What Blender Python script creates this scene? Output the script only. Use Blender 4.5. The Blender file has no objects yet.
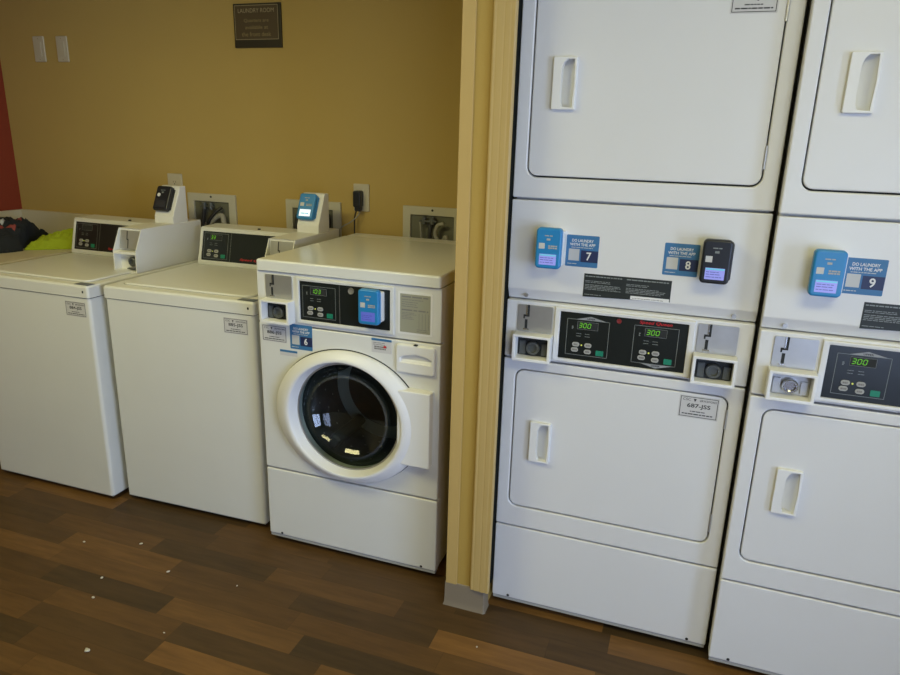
import bpy, bmesh, math, random
from mathutils import Vector, Matrix, noise
from mathutils.geometry import tessellate_polygon
C = bpy.context.scene.collection
PI = math.pi
random.seed(4)

# ------------------------------------------------------------------ materials
def mat(name, col, rough=.5, metal=0., spec=.5, emit=None, estr=0., bump=0., bscale=80., var=0., vscale=6., coat=0.):
    m = bpy.data.materials.new(name); m.use_nodes = True
    nt = m.node_tree; b = nt.nodes['Principled BSDF']
    b.inputs['Base Color'].default_value = (*col, 1); b.inputs['Roughness'].default_value = rough
    b.inputs['Metallic'].default_value = metal; b.inputs['Specular IOR Level'].default_value = spec
    b.inputs['Coat Weight'].default_value = coat
    if emit:
        b.inputs['Emission Color'].default_value = (*emit, 1); b.inputs['Emission Strength'].default_value = estr
    tc = nt.nodes.new('ShaderNodeTexCoord')
    if bump:
        n = nt.nodes.new('ShaderNodeTexNoise'); n.inputs['Scale'].default_value = bscale; n.inputs['Detail'].default_value = 3
        bp = nt.nodes.new('ShaderNodeBump'); bp.inputs['Strength'].default_value = bump; bp.inputs['Distance'].default_value = .002
        nt.links.new(tc.outputs['Object'], n.inputs['Vector']); nt.links.new(n.outputs['Fac'], bp.inputs['Height'])
        nt.links.new(bp.outputs['Normal'], b.inputs['Normal'])
    if var:
        n = nt.nodes.new('ShaderNodeTexNoise'); n.inputs['Scale'].default_value = vscale; n.inputs['Detail'].default_value = 4
        mx = nt.nodes.new('ShaderNodeMix'); mx.data_type = 'RGBA'
        mx.inputs[6].default_value = (*[c*(1-var) for c in col], 1); mx.inputs[7].default_value = (*[min(1, c*(1+var)) for c in col], 1)
        nt.links.new(tc.outputs['Object'], n.inputs['Vector']); nt.links.new(n.outputs['Fac'], mx.inputs[0])
        nt.links.new(mx.outputs[2], b.inputs['Base Color'])
    return m

M = {}
M['enamel'] = mat('white_enamel', (.72, .72, .68), .32, bump=.05, bscale=260, var=.03)
M['enamel_dryer'] = mat('white_enamel_dryer', (.74, .74, .73), .34, bump=.05, bscale=260, var=.02)
M['enamel_top'] = mat('glossy_white_enamel', (.72, .72, .66), .2, bump=.03, bscale=260)
M['plastic'] = mat('white_plastic', (.80, .80, .78), .38)
M['pedestal'] = mat('cream_plastic', (.76, .75, .69), .45)
M['gasket'] = mat('dark_grey_gasket', (.055, .06, .057), .7)
M['gap'] = mat('black_gap_shade', (.010, .011, .009), 1., spec=.05)  # near black, stands for the shade beside the partition
M['dark_part_shade'] = mat('dark_rubber_gap_shade', (.02, .022, .022), .8)  # dark feet, screws and slots; also the shade painted into door gaps
M['black_panel'] = mat('black_panel', (.010, .014, .014), .28)
M['black_body'] = mat('black_plastic', (.012, .014, .018), .35)
M['steel'] = mat('brushed_steel', (.50, .50, .49), .42, metal=.75, bump=.1, bscale=400, var=.08, vscale=30)
M['chrome'] = mat('chrome', (.55, .55, .55), .2, metal=1.)
M['dark_metal'] = mat('dark_drum_steel', (.10, .108, .105), .4, metal=.25, var=.3, vscale=14)
M['coin_dark'] = mat('dark_coin_recess', (.012, .016, .018), .5)
M['blue'] = mat('reader_blue', (.02, .22, .50), .35)
M['sticker_blue'] = mat('sticker_blue', (.045, .17, .36), .45)
M['sticker_navy'] = mat('sticker_navy', (.018, .028, .09), .45)
M['sticker_pale'] = mat('sticker_pale', (.55, .55, .52), .5)
M['plate'] = mat('plate_grey_white', (.60, .59, .58), .5)
M['ink'] = mat('black_ink', (.02, .02, .022), .6)
M['ink_grey'] = mat('grey_ink', (.22, .21, .20), .6)
M['white_ink'] = mat('white_ink', (.75, .75, .73), .5)
M['grey_line'] = mat('panel_line', (.22, .24, .23), .5)
M['triangle'] = mat('panel_triangle', (.30, .31, .32), .5)
M['notice_black'] = mat('notice_black', (.017, .022, .020), .5)
M['notice_line'] = mat('notice_text_grey', (.24, .26, .25), .5)
M['button'] = mat('button_grey', (.40, .40, .37), .5)
M['start'] = mat('start_green', (.01, .22, .13), .5)
M['red'] = mat('red_print', (.55, .025, .03), .5)
M['red_dim'] = mat('dull_red_lens', (.24, .03, .03), .3)
M['seg'] = mat('green_digit', (.05, .3, .02), .5, emit=(.30, .95, .03), estr=.42)
M['led'] = mat('yellow_led', (.4, .4, .05), .5, emit=(.8, .9, .2), estr=.4)
M['screen'] = mat('lit_screen', (.1, .1, .3), .3, emit=(.40, .44, 1.0), estr=.55)
M['screen_blue'] = mat('lit_blue_screen', (.1, .1, .3), .3, emit=(.10, .17, .80), estr=.36)
M['screen_white'] = mat('lit_white_screen', (.5, .5, .5), .3, emit=(.85, .95, 1.0), estr=.85)
M['screen_line'] = mat('screen_text', (.03, .03, .2), .4, emit=(.16, .16, .62), estr=.3)
M['screen_cyan'] = mat('screen_header', (.1, .4, .5), .4, emit=(.18, .62, .85), estr=.4)
M['screen_off'] = mat('screen_off', (.03, .033, .038), .2)
M['wall_tan'] = mat('tan_wall_paint', (.46, .322, .092), .75, bump=.25, bscale=120, var=.04, vscale=3)
M['wall_red'] = mat('red_wall_paint', (.23, .030, .006), .7, bump=.2, bscale=120, var=.05)
M['wall_mid'] = mat('gold_column_paint', (.44, .29, .062), .7, bump=.2, bscale=120, var=.03)
M['trim'] = mat('tan_trim_paint', (.53, .365, .125), .5, var=.03)
M['casing'] = mat('tan_fluted_casing_paint', (.51, .36, .13), .5, var=.03)
M['base'] = mat('grey_vinyl_cove', (.24, .195, .135), .5, var=.06)
M['ceiling'] = mat('white_ceiling', (.62, .58, .48), .9, bump=.3, bscale=60)
M['other_wall'] = mat('pale_wall', (.42, .36, .22), .8)
M['counter'] = mat('cream_laminate', (.60, .54, .39), .45, var=.04)
M['ivory'] = mat('ivory_plate', (.52, .47, .34), .45)
M['box_white'] = mat('outlet_box_white', (.50, .47, .36), .5)
M['box_in'] = mat('outlet_box_inside', (.13, .13, .09), .6)
M['hose'] = mat('black_hose', (.02, .02, .02), .5)
M['hose_grey'] = mat('grey_hose', (.30, .29, .25), .5)
M['sign_frame'] = mat('dark_brown_sign', (.022, .016, .006), .4)
M['sign_panel'] = mat('brown_sign_panel', (.075, .05, .022), .4)
M['sign_line'] = mat('sign_gold', (.36, .30, .17), .5)
M['sign_dim'] = mat('sign_dim_gold', (.27, .21, .09), .5)
M['lime'] = mat('lime_fabric', (.34, .42, .012), .9, bump=.6, bscale=300, var=.12, vscale=20)
M['black_cloth'] = mat('black_fabric', (.012, .014, .015), .9, bump=.6, bscale=300, var=.3, vscale=20)
M['red_cloth'] = mat('red_fabric', (.26, .05, .035), .9, bump=.5, bscale=300)
M['white_cloth'] = mat('white_print', (.42, .42, .38), .8)
M['lint'] = mat('pale_lint', (.55, .52, .46), .9)
M['win_frame'] = mat('window_aluminium', (.35, .35, .36), .4, metal=.7)
M['diffuser'] = mat('light_diffuser', (.8, .78, .7), .5, emit=(1., .87, .58), estr=2.2)

def glassy(name, tint, frac, rough=.03, f0=1.5):
    m = bpy.data.materials.new(name); m.use_nodes = True; nt = m.node_tree; nt.nodes.clear()
    out = nt.nodes.new('ShaderNodeOutputMaterial'); tr = nt.nodes.new('ShaderNodeBsdfTransparent')
    gl = nt.nodes.new('ShaderNodeBsdfGlossy'); fr = nt.nodes.new('ShaderNodeFresnel'); mx = nt.nodes.new('ShaderNodeMixShader')
    tr.inputs[0].default_value = (*tint, 1); gl.inputs['Roughness'].default_value = rough; fr.inputs[0].default_value = f0
    gl.inputs[0].default_value = (frac, frac, frac, 1)
    nt.links.new(fr.outputs[0], mx.inputs[0]); nt.links.new(tr.outputs[0], mx.inputs[1]); nt.links.new(gl.outputs[0], mx.inputs[2])
    nt.links.new(mx.outputs[0], out.inputs[0]); return m
M['door_glass'] = glassy('dark_door_glass', (.50, .56, .53), 1., .02, 1.55)
M['pane'] = glassy('clear_window_glass', (.95, .97, .97), .6)

def floor_mat():
    m = bpy.data.materials.new('wood_plank_floor'); m.use_nodes = True; nt = m.node_tree; L = nt.links
    b = nt.nodes['Principled BSDF']
    N = lambda t: nt.nodes.new(t)
    def mth(op, a, bb=None, c=None):
        n = N('ShaderNodeMath'); n.operation = op
        for i, v in enumerate((a, bb, c)):
            if v is None: continue
            if isinstance(v, (int, float)): n.inputs[i].default_value = v
            else: L.new(v, n.inputs[i])
        return n.outputs[0]
    tc = N('ShaderNodeTexCoord'); sp = N('ShaderNodeSeparateXYZ'); L.new(tc.outputs['Object'], sp.inputs[0])
    x, y = sp.outputs[0], sp.outputs[1]
    ry = mth('DIVIDE', mth('ADD', y, .015), .0895); row = mth('FLOOR', ry)
    w1 = N('ShaderNodeTexWhiteNoise'); w1.noise_dimensions = '1D'; L.new(row, w1.inputs['W'])
    px = mth('ADD', mth('DIVIDE', x, .50), mth('MULTIPLY', w1.outputs['Value'], 7.3)); pi = mth('FLOOR', px)
    cb = N('ShaderNodeCombineXYZ'); L.new(row, cb.inputs[0]); L.new(pi, cb.inputs[1])
    w2 = N('ShaderNodeTexWhiteNoise'); w2.noise_dimensions = '2D'; L.new(cb.outputs[0], w2.inputs['Vector'])
    ramp = N('ShaderNodeValToRGB'); cr = ramp.color_ramp
    cols = [(0, (.052, .031, .0115)), (.3, (.065, .036, .0125)), (.55, (.092, .047, .0145)), (.8, (.128, .064, .0185)), (1., (.178, .087, .025))]
    cr.elements[0].position, cr.elements[0].color = cols[0][0], (*cols[0][1], 1)
    cr.elements[1].position, cr.elements[1].color = cols[-1][0], (*cols[-1][1], 1)
    for p_, c_ in cols[1:-1]:
        e = cr.elements.new(p_); e.color = (*c_, 1)
    L.new(w2.outputs['Value'], ramp.inputs[0])
    # grain stretched along the plank
    mp = N('ShaderNodeMapping'); mp.inputs['Scale'].default_value = (3.2, 26, 1); L.new(tc.outputs['Object'], mp.inputs[0])
    off = N('ShaderNodeVectorMath'); off.operation = 'ADD'; L.new(mp.outputs[0], off.inputs[0])
    sc = N('ShaderNodeVectorMath'); sc.operation = 'SCALE'; L.new(w2.outputs['Color'], sc.inputs[0]); sc.inputs['Scale'].default_value = 30
    L.new(sc.outputs[0], off.inputs[1])
    gn = N('ShaderNodeTexNoise'); gn.inputs['Scale'].default_value = 1.6; gn.inputs['Detail'].default_value = 6; gn.inputs['Roughness'].default_value = .6
    L.new(off.outputs[0], gn.inputs['Vector'])
    bl = N('ShaderNodeTexNoise'); bl.inputs['Scale'].default_value = 5.; L.new(off.outputs[0], bl.inputs['Vector']); bl.inputs['Detail'].default_value = 2
    g = mth('MULTIPLY_ADD', gn.outputs['Fac'], 1.1, .46)
    # seams
    fy = mth('FRACT', ry); fx = mth('FRACT', px)
    sy = mth('MINIMUM', fy, mth('SUBTRACT', 1., fy)); sx = mth('MULTIPLY', mth('MINIMUM', fx, mth('SUBTRACT', 1., fx)), 5.6)
    s = mth('MINIMUM', sy, sx)
    seam = mth('MINIMUM', 1., mth('MULTIPLY_ADD', s, 14., .72))
    g2 = mth('MULTIPLY', g, seam)
    vm = N('ShaderNodeVectorMath'); vm.operation = 'SCALE'; L.new(ramp.outputs[0], vm.inputs[0]); L.new(g2, vm.inputs['Scale'])
    L.new(vm.outputs[0], b.inputs['Base Color'])
    b.inputs['Roughness'].default_value = .5; b.inputs['Specular IOR Level'].default_value = .3
    bp = N('ShaderNodeBump'); bp.inputs['Strength'].default_value = .2; bp.inputs['Distance'].default_value = .001
    L.new(g2, bp.inputs['Height']); L.new(bp.outputs[0], b.inputs['Normal'])
    return m
M['floor'] = floor_mat()

# ------------------------------------------------------------------ mesh helpers
def obj(name, bm, m, parent=None, X=None, angle=35):
    if X is not None: bm.transform(X)
    bmesh.ops.recalc_face_normals(bm, faces=bm.faces[:])
    me = bpy.data.meshes.new(name); bm.to_mesh(me); bm.free()
    for mm in (m if isinstance(m, (list, tuple)) else [m]): me.materials.append(M[mm] if isinstance(mm, str) else mm)
    for p in me.polygons: p.use_smooth = True
    me.set_sharp_from_angle(angle=math.radians(angle))
    o = bpy.data.objects.new(name, me); C.objects.link(o)
    if len(me.polygons) > 5 and angle < 60:
        wm = o.modifiers.new('weighted_normals', 'WEIGHTED_NORMAL'); wm.keep_sharp = True; wm.weight = 100
    if parent: o.parent = parent
    return o
def thing(name, label, cat, loc=(0, 0, 0), group=None):
    o = bpy.data.objects.new(name, None); C.objects.link(o); o.location = loc; o.empty_display_size = .05
    o['label'] = label; o['category'] = cat
    if group: o['group'] = group
    return o
def tag(o, label, cat, group=None):
    o['label'] = label; o['category'] = cat
    if group: o['group'] = group
    return o
def struct(name, bm, m):
    o = obj(name, bm, m); o['kind'] = 'structure'; return o
def lab(o, s): o['label'] = s; return o
def NB(): return bmesh.new()

def box(bm, x0, x1, y0, y1, z0, z1, r=0., seg=3, sel=None):
    """box; r rounds every edge, or those sel(edge direction, midpoint) accepts"""
    v = [bm.verts.new((x, y, z)) for x in (x0, x1) for y in (y0, y1) for z in (z0, z1)]
    fs = [bm.faces.new([v[i] for i in q]) for q in ((0, 1, 3, 2), (4, 6, 7, 5), (0, 4, 5, 1), (2, 3, 7, 6), (0, 2, 6, 4), (1, 5, 7, 3))]
    if r:
        es = set(e for f in fs for e in f.edges)
        if sel: es = [e for e in es if sel((e.verts[0].co-e.verts[1].co).normalized(), (e.verts[0].co+e.verts[1].co)/2)]
        bmesh.ops.bevel(bm, geom=list(es), offset=r, segments=seg, profile=.5, affect='EDGES')
    return bm
def loop_pts(s, d=0., n=6):
    """rounded rectangle (x0,x1,z0,z1,r) shrunk by d, or a polygon [(x,z)...] shrunk by d about its centre"""
    if isinstance(s, list):
        cx = sum(p[0] for p in s)/len(s); cz = sum(p[1] for p in s)/len(s)
        out = []
        for x, z in s:
            l = math.hypot(x-cx, z-cz) or 1; out.append((x-(x-cx)/l*d*1.3, z-(z-cz)/l*d*1.3))
        return out
    x0, x1, z0, z1, r = s; x0 += d; x1 -= d; z0 += d; z1 -= d; r = max(r-d, .0004)
    out = []
    for cx, cz, a in ((x1-r, z1-r, 0), (x0+r, z1-r, 90), (x0+r, z0+r, 180), (x1-r, z0+r, 270)):
        for i in range(n+1):
            t = math.radians(a+90*i/n); out.append((cx+r*math.cos(t), cz+r*math.sin(t)))
    return out
def plate(bm, outer, y0, y1, c=.001, holes=(), back=True, seg=2, hc=None):
    """panel facing -Y, front at y0, back at y1, rounded front edges; holes go through"""
    rims = []
    def rings(spec, sign):
        rs = []; cc = c
        if sign < 0 and hc is not None: cc = hc
        for k in range(seg+1):
            t = k/seg*PI/2
            rs.append([bm.verts.new((x, y0+cc*(1-math.sin(t)), z)) for x, z in loop_pts(spec, sign*cc*(1-math.cos(t)))])
        # k=0 -> full size at y0+c ; k=seg -> shrunk at y0
        last = [bm.verts.new((x, y1, z)) for x, z in loop_pts(spec, 0)]
        allr = [last]+rs
        for a, b in zip(allr, allr[1:]):
            for i in range(len(a)):
                j = (i+1) % len(a); bm.faces.new((a[i], a[j], b[j], b[i]))
        return rs[-1], last
    fo, bo = rings(outer, 1); fr = [fo]; bk = [bo]
    for h in holes:
        f, b = rings(h, -1); fr.append(f); bk.append(b)
    for L in ([fr, bk] if back else [fr]):
        if len(L) == 1: bm.faces.new(L[0])
        else:
            allv = [v for r in L for v in r]
            for tri in tessellate_polygon([[Vector((v.co.x, v.co.z, 0)) for v in r] for r in L]):
                q = [allv[i] for i in tri]
                if len(set(q)) == 3: bm.faces.new(q)
    return bm
def flat(bm, spec, y):
    bm.faces.new([bm.verts.new((x, y, z)) for x, z in loop_pts(spec)]); return bm
def chip(bm, spec, y, t=.0006):
    """thin print or sticker of thickness t whose front is at y-t"""
    return plate(bm, spec, y-t, y, min(.0002, t*.3), seg=1)
def shift_bm(b, x, y, z): b.transform(Matrix.Translation((x, y, z))); return b
def prism(bm, prof, x0, x1, r=0., seg=2):
    """profile [(y,z)...] extruded along x"""
    a = [bm.verts.new((x0, y, z)) for y, z in prof]; b = [bm.verts.new((x1, y, z)) for y, z in prof]
    fs = [bm.faces.new(a[::-1]), bm.faces.new(b)]
    for i in range(len(a)):
        j = (i+1) % len(a); fs.append(bm.faces.new((a[i], a[j], b[j], b[i])))
    bmesh.ops.recalc_face_normals(bm, faces=fs)
    if r: bmesh.ops.bevel(bm, geom=list(set(e for f in fs for e in f.edges)), offset=r, segments=seg, profile=.5, affect='EDGES')
    return bm
def lathe(bm, prof, cx, cz, n=72, close=False):
    """profile [(radius, y)...] turned about the Y axis through (cx, cz)"""
    rings = []
    for r, y in prof:
        if r < 1e-6: rings.append([bm.verts.new((cx, y, cz))])
        else: rings.append([bm.verts.new((cx+r*math.cos(2*PI*i/n), y, cz+r*math.sin(2*PI*i/n))) for i in range(n)])
    prs = list(zip(rings, rings[1:]))
    if close: prs.append((rings[-1], rings[0]))
    for a, b in prs:
        for i in range(n):
            j = (i+1) % n
            q = [a[i % len(a)], a[j % len(a)], b[j % len(b)], b[i % len(b)]]
            q = list(dict.fromkeys(q))
            if len(q) > 2: bm.faces.new(q)
    return bm
def tube(bm, pts, r, n=10, sub=6):
    P = [Vector(p) for p in pts]
    if len(P) > 2 and sub > 1:
        Q = []
        for i in range(len(P)-1):
            p0, p1, p2, p3 = P[max(i-1, 0)], P[i], P[i+1], P[min(i+2, len(P)-1)]
            for k in range(sub):
                t = k/sub; Q.append(.5*((2*p1)+(-p0+p2)*t+(2*p0-5*p1+4*p2-p3)*t*t+(-p0+3*p1-3*p2+p3)*t**3))
        P = Q+[P[-1]]
    prev = None; ref = Vector((.3, .2, 1)); rings = []
    for i, p in enumerate(P):
        d = (P[min(i+1, len(P)-1)]-P[max(i-1, 0)]).normalized()
        u = d.cross(ref)
        if u.length < 1e-3: u = d.cross(Vector((1, 0, 0)))
        u.normalize(); w = d.cross(u); ref = w.cross(d) if False else ref
        rr = r[min(i, len(r)-1)] if isinstance(r, (list, tuple)) else r
        rings.append([bm.verts.new(p+(u*math.cos(2*PI*k/n)+w*math.sin(2*PI*k/n))*rr) for k in range(n)])
    for a, b in zip(rings, rings[1:]):
        for k in range(n): bm.faces.new((a[k], a[(k+1) % n], b[(k+1) % n], b[k]))
    bm.faces.new(rings[0][::-1]); bm.faces.new(rings[-1]); return bm
def text(bm, s, x0, x1, z0, z1, y, shear=0., bold=0.):
    """lettering fitted to the rectangle x0..x1, z0..z1, facing -Y at y"""
    cu = bpy.data.curves.new('text', 'FONT'); cu.body = s; cu.size = 1; cu.shear = shear; cu.resolution_u = 3; cu.offset = bold
    o = bpy.data.objects.new('text', cu); C.objects.link(o)
    dg = bpy.context.evaluated_depsgraph_get(); me = bpy.data.meshes.new_from_object(o.evaluated_get(dg))
    xs = [v.co.x for v in me.vertices]; ys = [v.co.y for v in me.vertices]
    ax, bx, ay, by = min(xs), max(xs), min(ys), max(ys)
    for v in me.vertices:
        v.co = (x0+(v.co.x-ax)/(bx-ax)*(x1-x0), y, z0+(v.co.y-ay)/(by-ay)*(z1-z0))
    bm.from_mesh(me)
    C.objects.unlink(o); bpy.data.objects.remove(o); bpy.data.curves.remove(cu); bpy.data.meshes.remove(me)
    return bm
SEG = {'0': 'abcdef', '1': 'bc', '2': 'abged', '3': 'abgcd', '7': 'abc', '8': 'abcdefg'}
def digits(bm, s, x0, z0, w, h, gap, y, sl=.16):
    t = h*.12
    for k, ch in enumerate(s):
        ox = x0+k*(w+gap)
        R = {'a': (.12, .88, 1, 1), 'g': (.12, .88, .5, .5), 'd': (.12, .88, 0, 0), 'f': (0, 0, .55, .95), 'b': (1, 1, .55, .95), 'e': (0, 0, .05, .45), 'c': (1, 1, .05, .45)}
        for q in SEG[ch]:
            a, b, c_, d = R[q]; xa, xb, za, zb = ox+a*w, ox+b*w, z0+c_*h, z0+d*h
            if a == b: P = [(xa-t/2, za), (xa+t/2, za), (xa+t/2, zb), (xa-t/2, zb)]
            else: P = [(xa, za-t/2), (xb, za-t/2), (xb, za+t/2), (xa, za+t/2)]
            bm.faces.new([bm.verts.new((x+sl*(z-z0), y, z)) for x, z in P])
    return bm
def rect_line(bm, x0, x1, z0, z1, w, y):
    for a in ((x0, x1, z0, z0+w), (x0, x1, z1-w, z1), (x0, x0+w, z0, z1), (x1-w, x1, z0, z1)):
        bm.faces.new([bm.verts.new(p) for p in ((a[0], y, a[2]), (a[1], y, a[2]), (a[1], y, a[3]), (a[0], y, a[3]))])
    return bm
def lines(bm, x0, x1, zs, h, y, rnd, lo=.5, hi=1., word=.012):
    """illegible small print: rows of word-long dashes"""
    for z in zs:
        x = x0; end = x0+(x1-x0)*rnd.uniform(lo, hi)
        while x < end-.002:
            w = min(rnd.uniform(.4, 1.3)*word, end-x)
            bm.faces.new([bm.verts.new(p) for p in ((x, y, z), (x+w, y, z), (x+w, y, z+h), (x, y, z+h))]); x += w+word*.14
    return bm

# ------------------------------------------------------------------ shared machine parts (all in the machine's own frame, front at y=0)
def machine_plate(par, x0, z0, w, h, code, y=0., faint=False):
    """grey-white identification sticker with its printed border and code"""
    rnd = random.Random(code)
    s = obj('sticker', chip(NB(), (x0, x0+w, z0, z0+h, .002), y), 'plate', par); lab(s, 'grey white identification sticker reading '+code)
    yy = y-.0009; b = NB(); u = w/.102
    rect_line(b, x0+.003*u, x0+w-.003*u, z0+.003*u, z0+h-.003*u, .0016*u, yy)
    text(b, 'CSC', x0+.009*u, x0+.029*u, z0+h-.0145*u, z0+h-.0075*u, yy)
    b.faces.new([b.verts.new(p) for p in ((x0+.036*u, yy, z0+h-.008*u), (x0+.044*u, yy, z0+h-.008*u), (x0+.040*u, yy, z0+h-.017*u))])
    text(b, 'SERVICEWORKS', x0+.052*u, x0+w-.007*u, z0+h-.0145*u, z0+h-.0085*u, yy, bold=.01)
    text(b, code, x0+.021*u, x0+w-.021*u, z0+h*.42, z0+h*.42+.015*u, yy, bold=.02)
    lines(b, x0+.03*u, x0+w-.03*u, [z0+h*.28], .0024*u, yy, rnd, .9, 1, .010)
    lines(b, x0+.01*u, x0+w-.01*u, [z0+h*.15], .003*u, yy, rnd, .95, 1, .012)
    obj('printing', b, 'ink', s)
    return s
def app_sticker(par, x0, z0, w, h, num, y=0.):
    s = obj('sticker', chip(NB(), (x0, x0+w, z0, z0+h, .003), y), 'sticker_blue', par); lab(s, 'blue app sticker with the number '+num)
    yy = y-.0008
    obj('number_field', chip(NB(), (x0+w*.47, x0+w-.0005, z0+h*.16, z0+h*.53, .0008), yy+.0003, .0004), 'sticker_navy', s)
    obj('pale_patch', chip(NB(), (x0+w*.09, x0+w*.42, z0+h*.19, z0+h*.56, .001), yy+.0003, .0004), 'sticker_pale', s)
    b = NB(); 
    text(b, 'DO LAUNDRY', x0+w*.17, x0+w*.83, z0+h*.785, z0+h*.875, yy, bold=.02)
    text(b, 'WITH THE APP', x0+w*.11, x0+w*.89, z0+h*.66, z0+h*.75, yy, bold=.02)
    text(b, num, x0+w*(.64 if len(num) == 1 else .58), x0+w*.79, z0+h*.22, z0+h*.48, yy-.0005, bold=.02)
    obj('lettering', b, 'white_ink', s)
    b = NB(); lines(b, x0+w*.16, x0+w*.84, [z0+h*.60], h*.022, yy, random.Random(num), .9, 1, .010); lines(b, x0+w*.07, x0+w*.4, [z0+h*.08], h*.022, yy, random.Random(num), .9, 1, .010)
    obj('small_print', b, 'sticker_pale', s)
    return s
def reader(par, cx, z0, w, h, d, body, screen, X=None, name_label='', housing='plastic', back=0.):
    """card reader: white wall housing, coloured front shell, screen and small decals. front shell faces -Y at y=-d"""
    x0, x1, z1 = cx-w/2, cx+w/2, z0+h
    n = obj('payment_reader', plate(NB(), (x0, x1, z0, z1, .011), -d, -d+.020, .006, seg=4), body, par, X); lab(n, name_label)
    obj('housing', plate(NB(), (x0+.006, x1+.004, z0+.008, z1-.008, .006), -d+.018, back, .002), housing, n, X)
    yy = -d-.0006
    sx0, sx1, sz0, sz1 = x0+w*.165, x1-w*.17, z0+h*.10, z0+h*.365
    if screen == 'off':
        s = obj('screen', chip(NB(), (x0+w*.16, x1-w*.16, z0+h*.14, z0+h*.42, .003), -d+.0002), 'screen_off', n, X)
        obj('tap_light', lathe(NB(), [(0, yy-.001), (w*.10, yy-.001), (w*.11, yy+.001)], x0+w*.26, z0+h*.62, 20), 'white_ink', n, X)
    else:
        s = obj('screen', chip(NB(), (sx0, sx1, sz0, sz1, .001), -d+.0002), screen, n, X)
        b = NB(); rnd = random.Random(cx)
        if screen != 'screen_white':
            lines(b, sx0+.003, sx1-.003, [sz0+.006, sz0+.013, sz0+.019], .0016, yy-.0004, rnd, .6, .95, .012)
            obj('screen_text', b, 'screen_line', n, X)
            if screen == 'screen' : obj('screen_header', chip(NB(), (sx0+.001, sx1-.001, sz1-.005, sz1-.001, .0005), yy, .0004), 'screen_cyan', n, X)
        else:
            lines(b, sx0+.008, sx1-.004, [sz0+.010], .004, yy-.0004, rnd, .9, 1, .02); obj('screen_text', b, 'screen_cyan', n, X)
        obj('pale_patch', chip(NB(), (x0+w*.13, x0+w*.36, z0+h*.49, z0+h*.63, .001), -d+.0002), 'sticker_pale', n, X)
    b = NB()
    lines(b, x0+w*.34, x0+w*.66, [z0+h*.80], h*.026, yy, random.Random(3), .95, 1, .014)
    lines(b, x0+w*.42, x0+w*.6, [z0+h*.70], h*.05, yy, random.Random(5), .95, 1, .010)
    if body == 'blue': lines(b, x0+w*.5, x0+w*.86, [z0+h*.50, z0+h*.55], h*.035, yy, random.Random(8), .95, 1, .009)
    obj('printing', b, 'button' if body == 'blue' else 'grey_line', n, X)
    return n
def coin_unit(par, x0, z0, dirn=1, chrome_lock=False):
    """steel coin slide plate over a protruding white coin tray; plate 0.103 wide"""
    t = obj('coin_tray', plate(NB(), (x0-.004, x0+.110, z0, z0+.081, .004), -.040, .0, .002, holes=[(x0+.005, x0+.101, z0+.010, z0+.073, .003)]), 'plastic', par)
    lab(t, 'white coin tray under the steel coin slide')
    b = NB(); box(b, x0+.004, x0+.102, -.003, -.001, z0+.009, z0+.074); obj('coin_recess', b, 'coin_dark' if not chrome_lock else 'steel', t)
    b = NB(); lathe(b, [(.020, -.004), (.020, -.016), (.017, -.019), (.013, -.019), (.011, -.012), (0, -.012)], x0+.053, z0+.036, 28)
    obj('coin_lock', b, 'chrome' if chrome_lock else 'dark_metal', t)
    for gx, gz, gy in ((.012, .055, -.010), (.078, .050, -.008)):
        obj('coin_guard', plate(NB(), (x0+gx, x0+gx+.018, z0+.014, z0+gz, .002), gy, -.003, .001), 'steel' if chrome_lock else 'dark_metal', t)
    p = obj('coin_plate', plate(NB(), (x0, x0+.104, z0+.083, z0+.164, .005), -.0035, .001, .001), 'steel', t); 
    b = NB(); y = -.0042; zz = z0+.083
    def q(a, c, e, f): b.faces.new([b.verts.new(pp) for pp in ((x0+a, y, zz+e), (x0+c, y, zz+e), (x0+c, y, zz+f), (x0+a, y, zz+f))])
    q(.0295, .0355, .050, .081); q(.0175, .0355, .0455, .0515); q(.0175, .022, .039, .047); q(.0225, .0305, .010, .037)
    obj('coin_slot', b, 'dark_part_shade', t)
    b = NB(); plate(b, (x0+.018, x0+.036, zz+.005, zz+.0095, .001), -.007, -.003, .0006); plate(b, (x0+.0258, x0+.0295, zz+.050, zz+.081, .0005), -.0055, -.003, .0004)
    obj('slot_rim', b, 'chrome', t)
    return t
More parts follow.
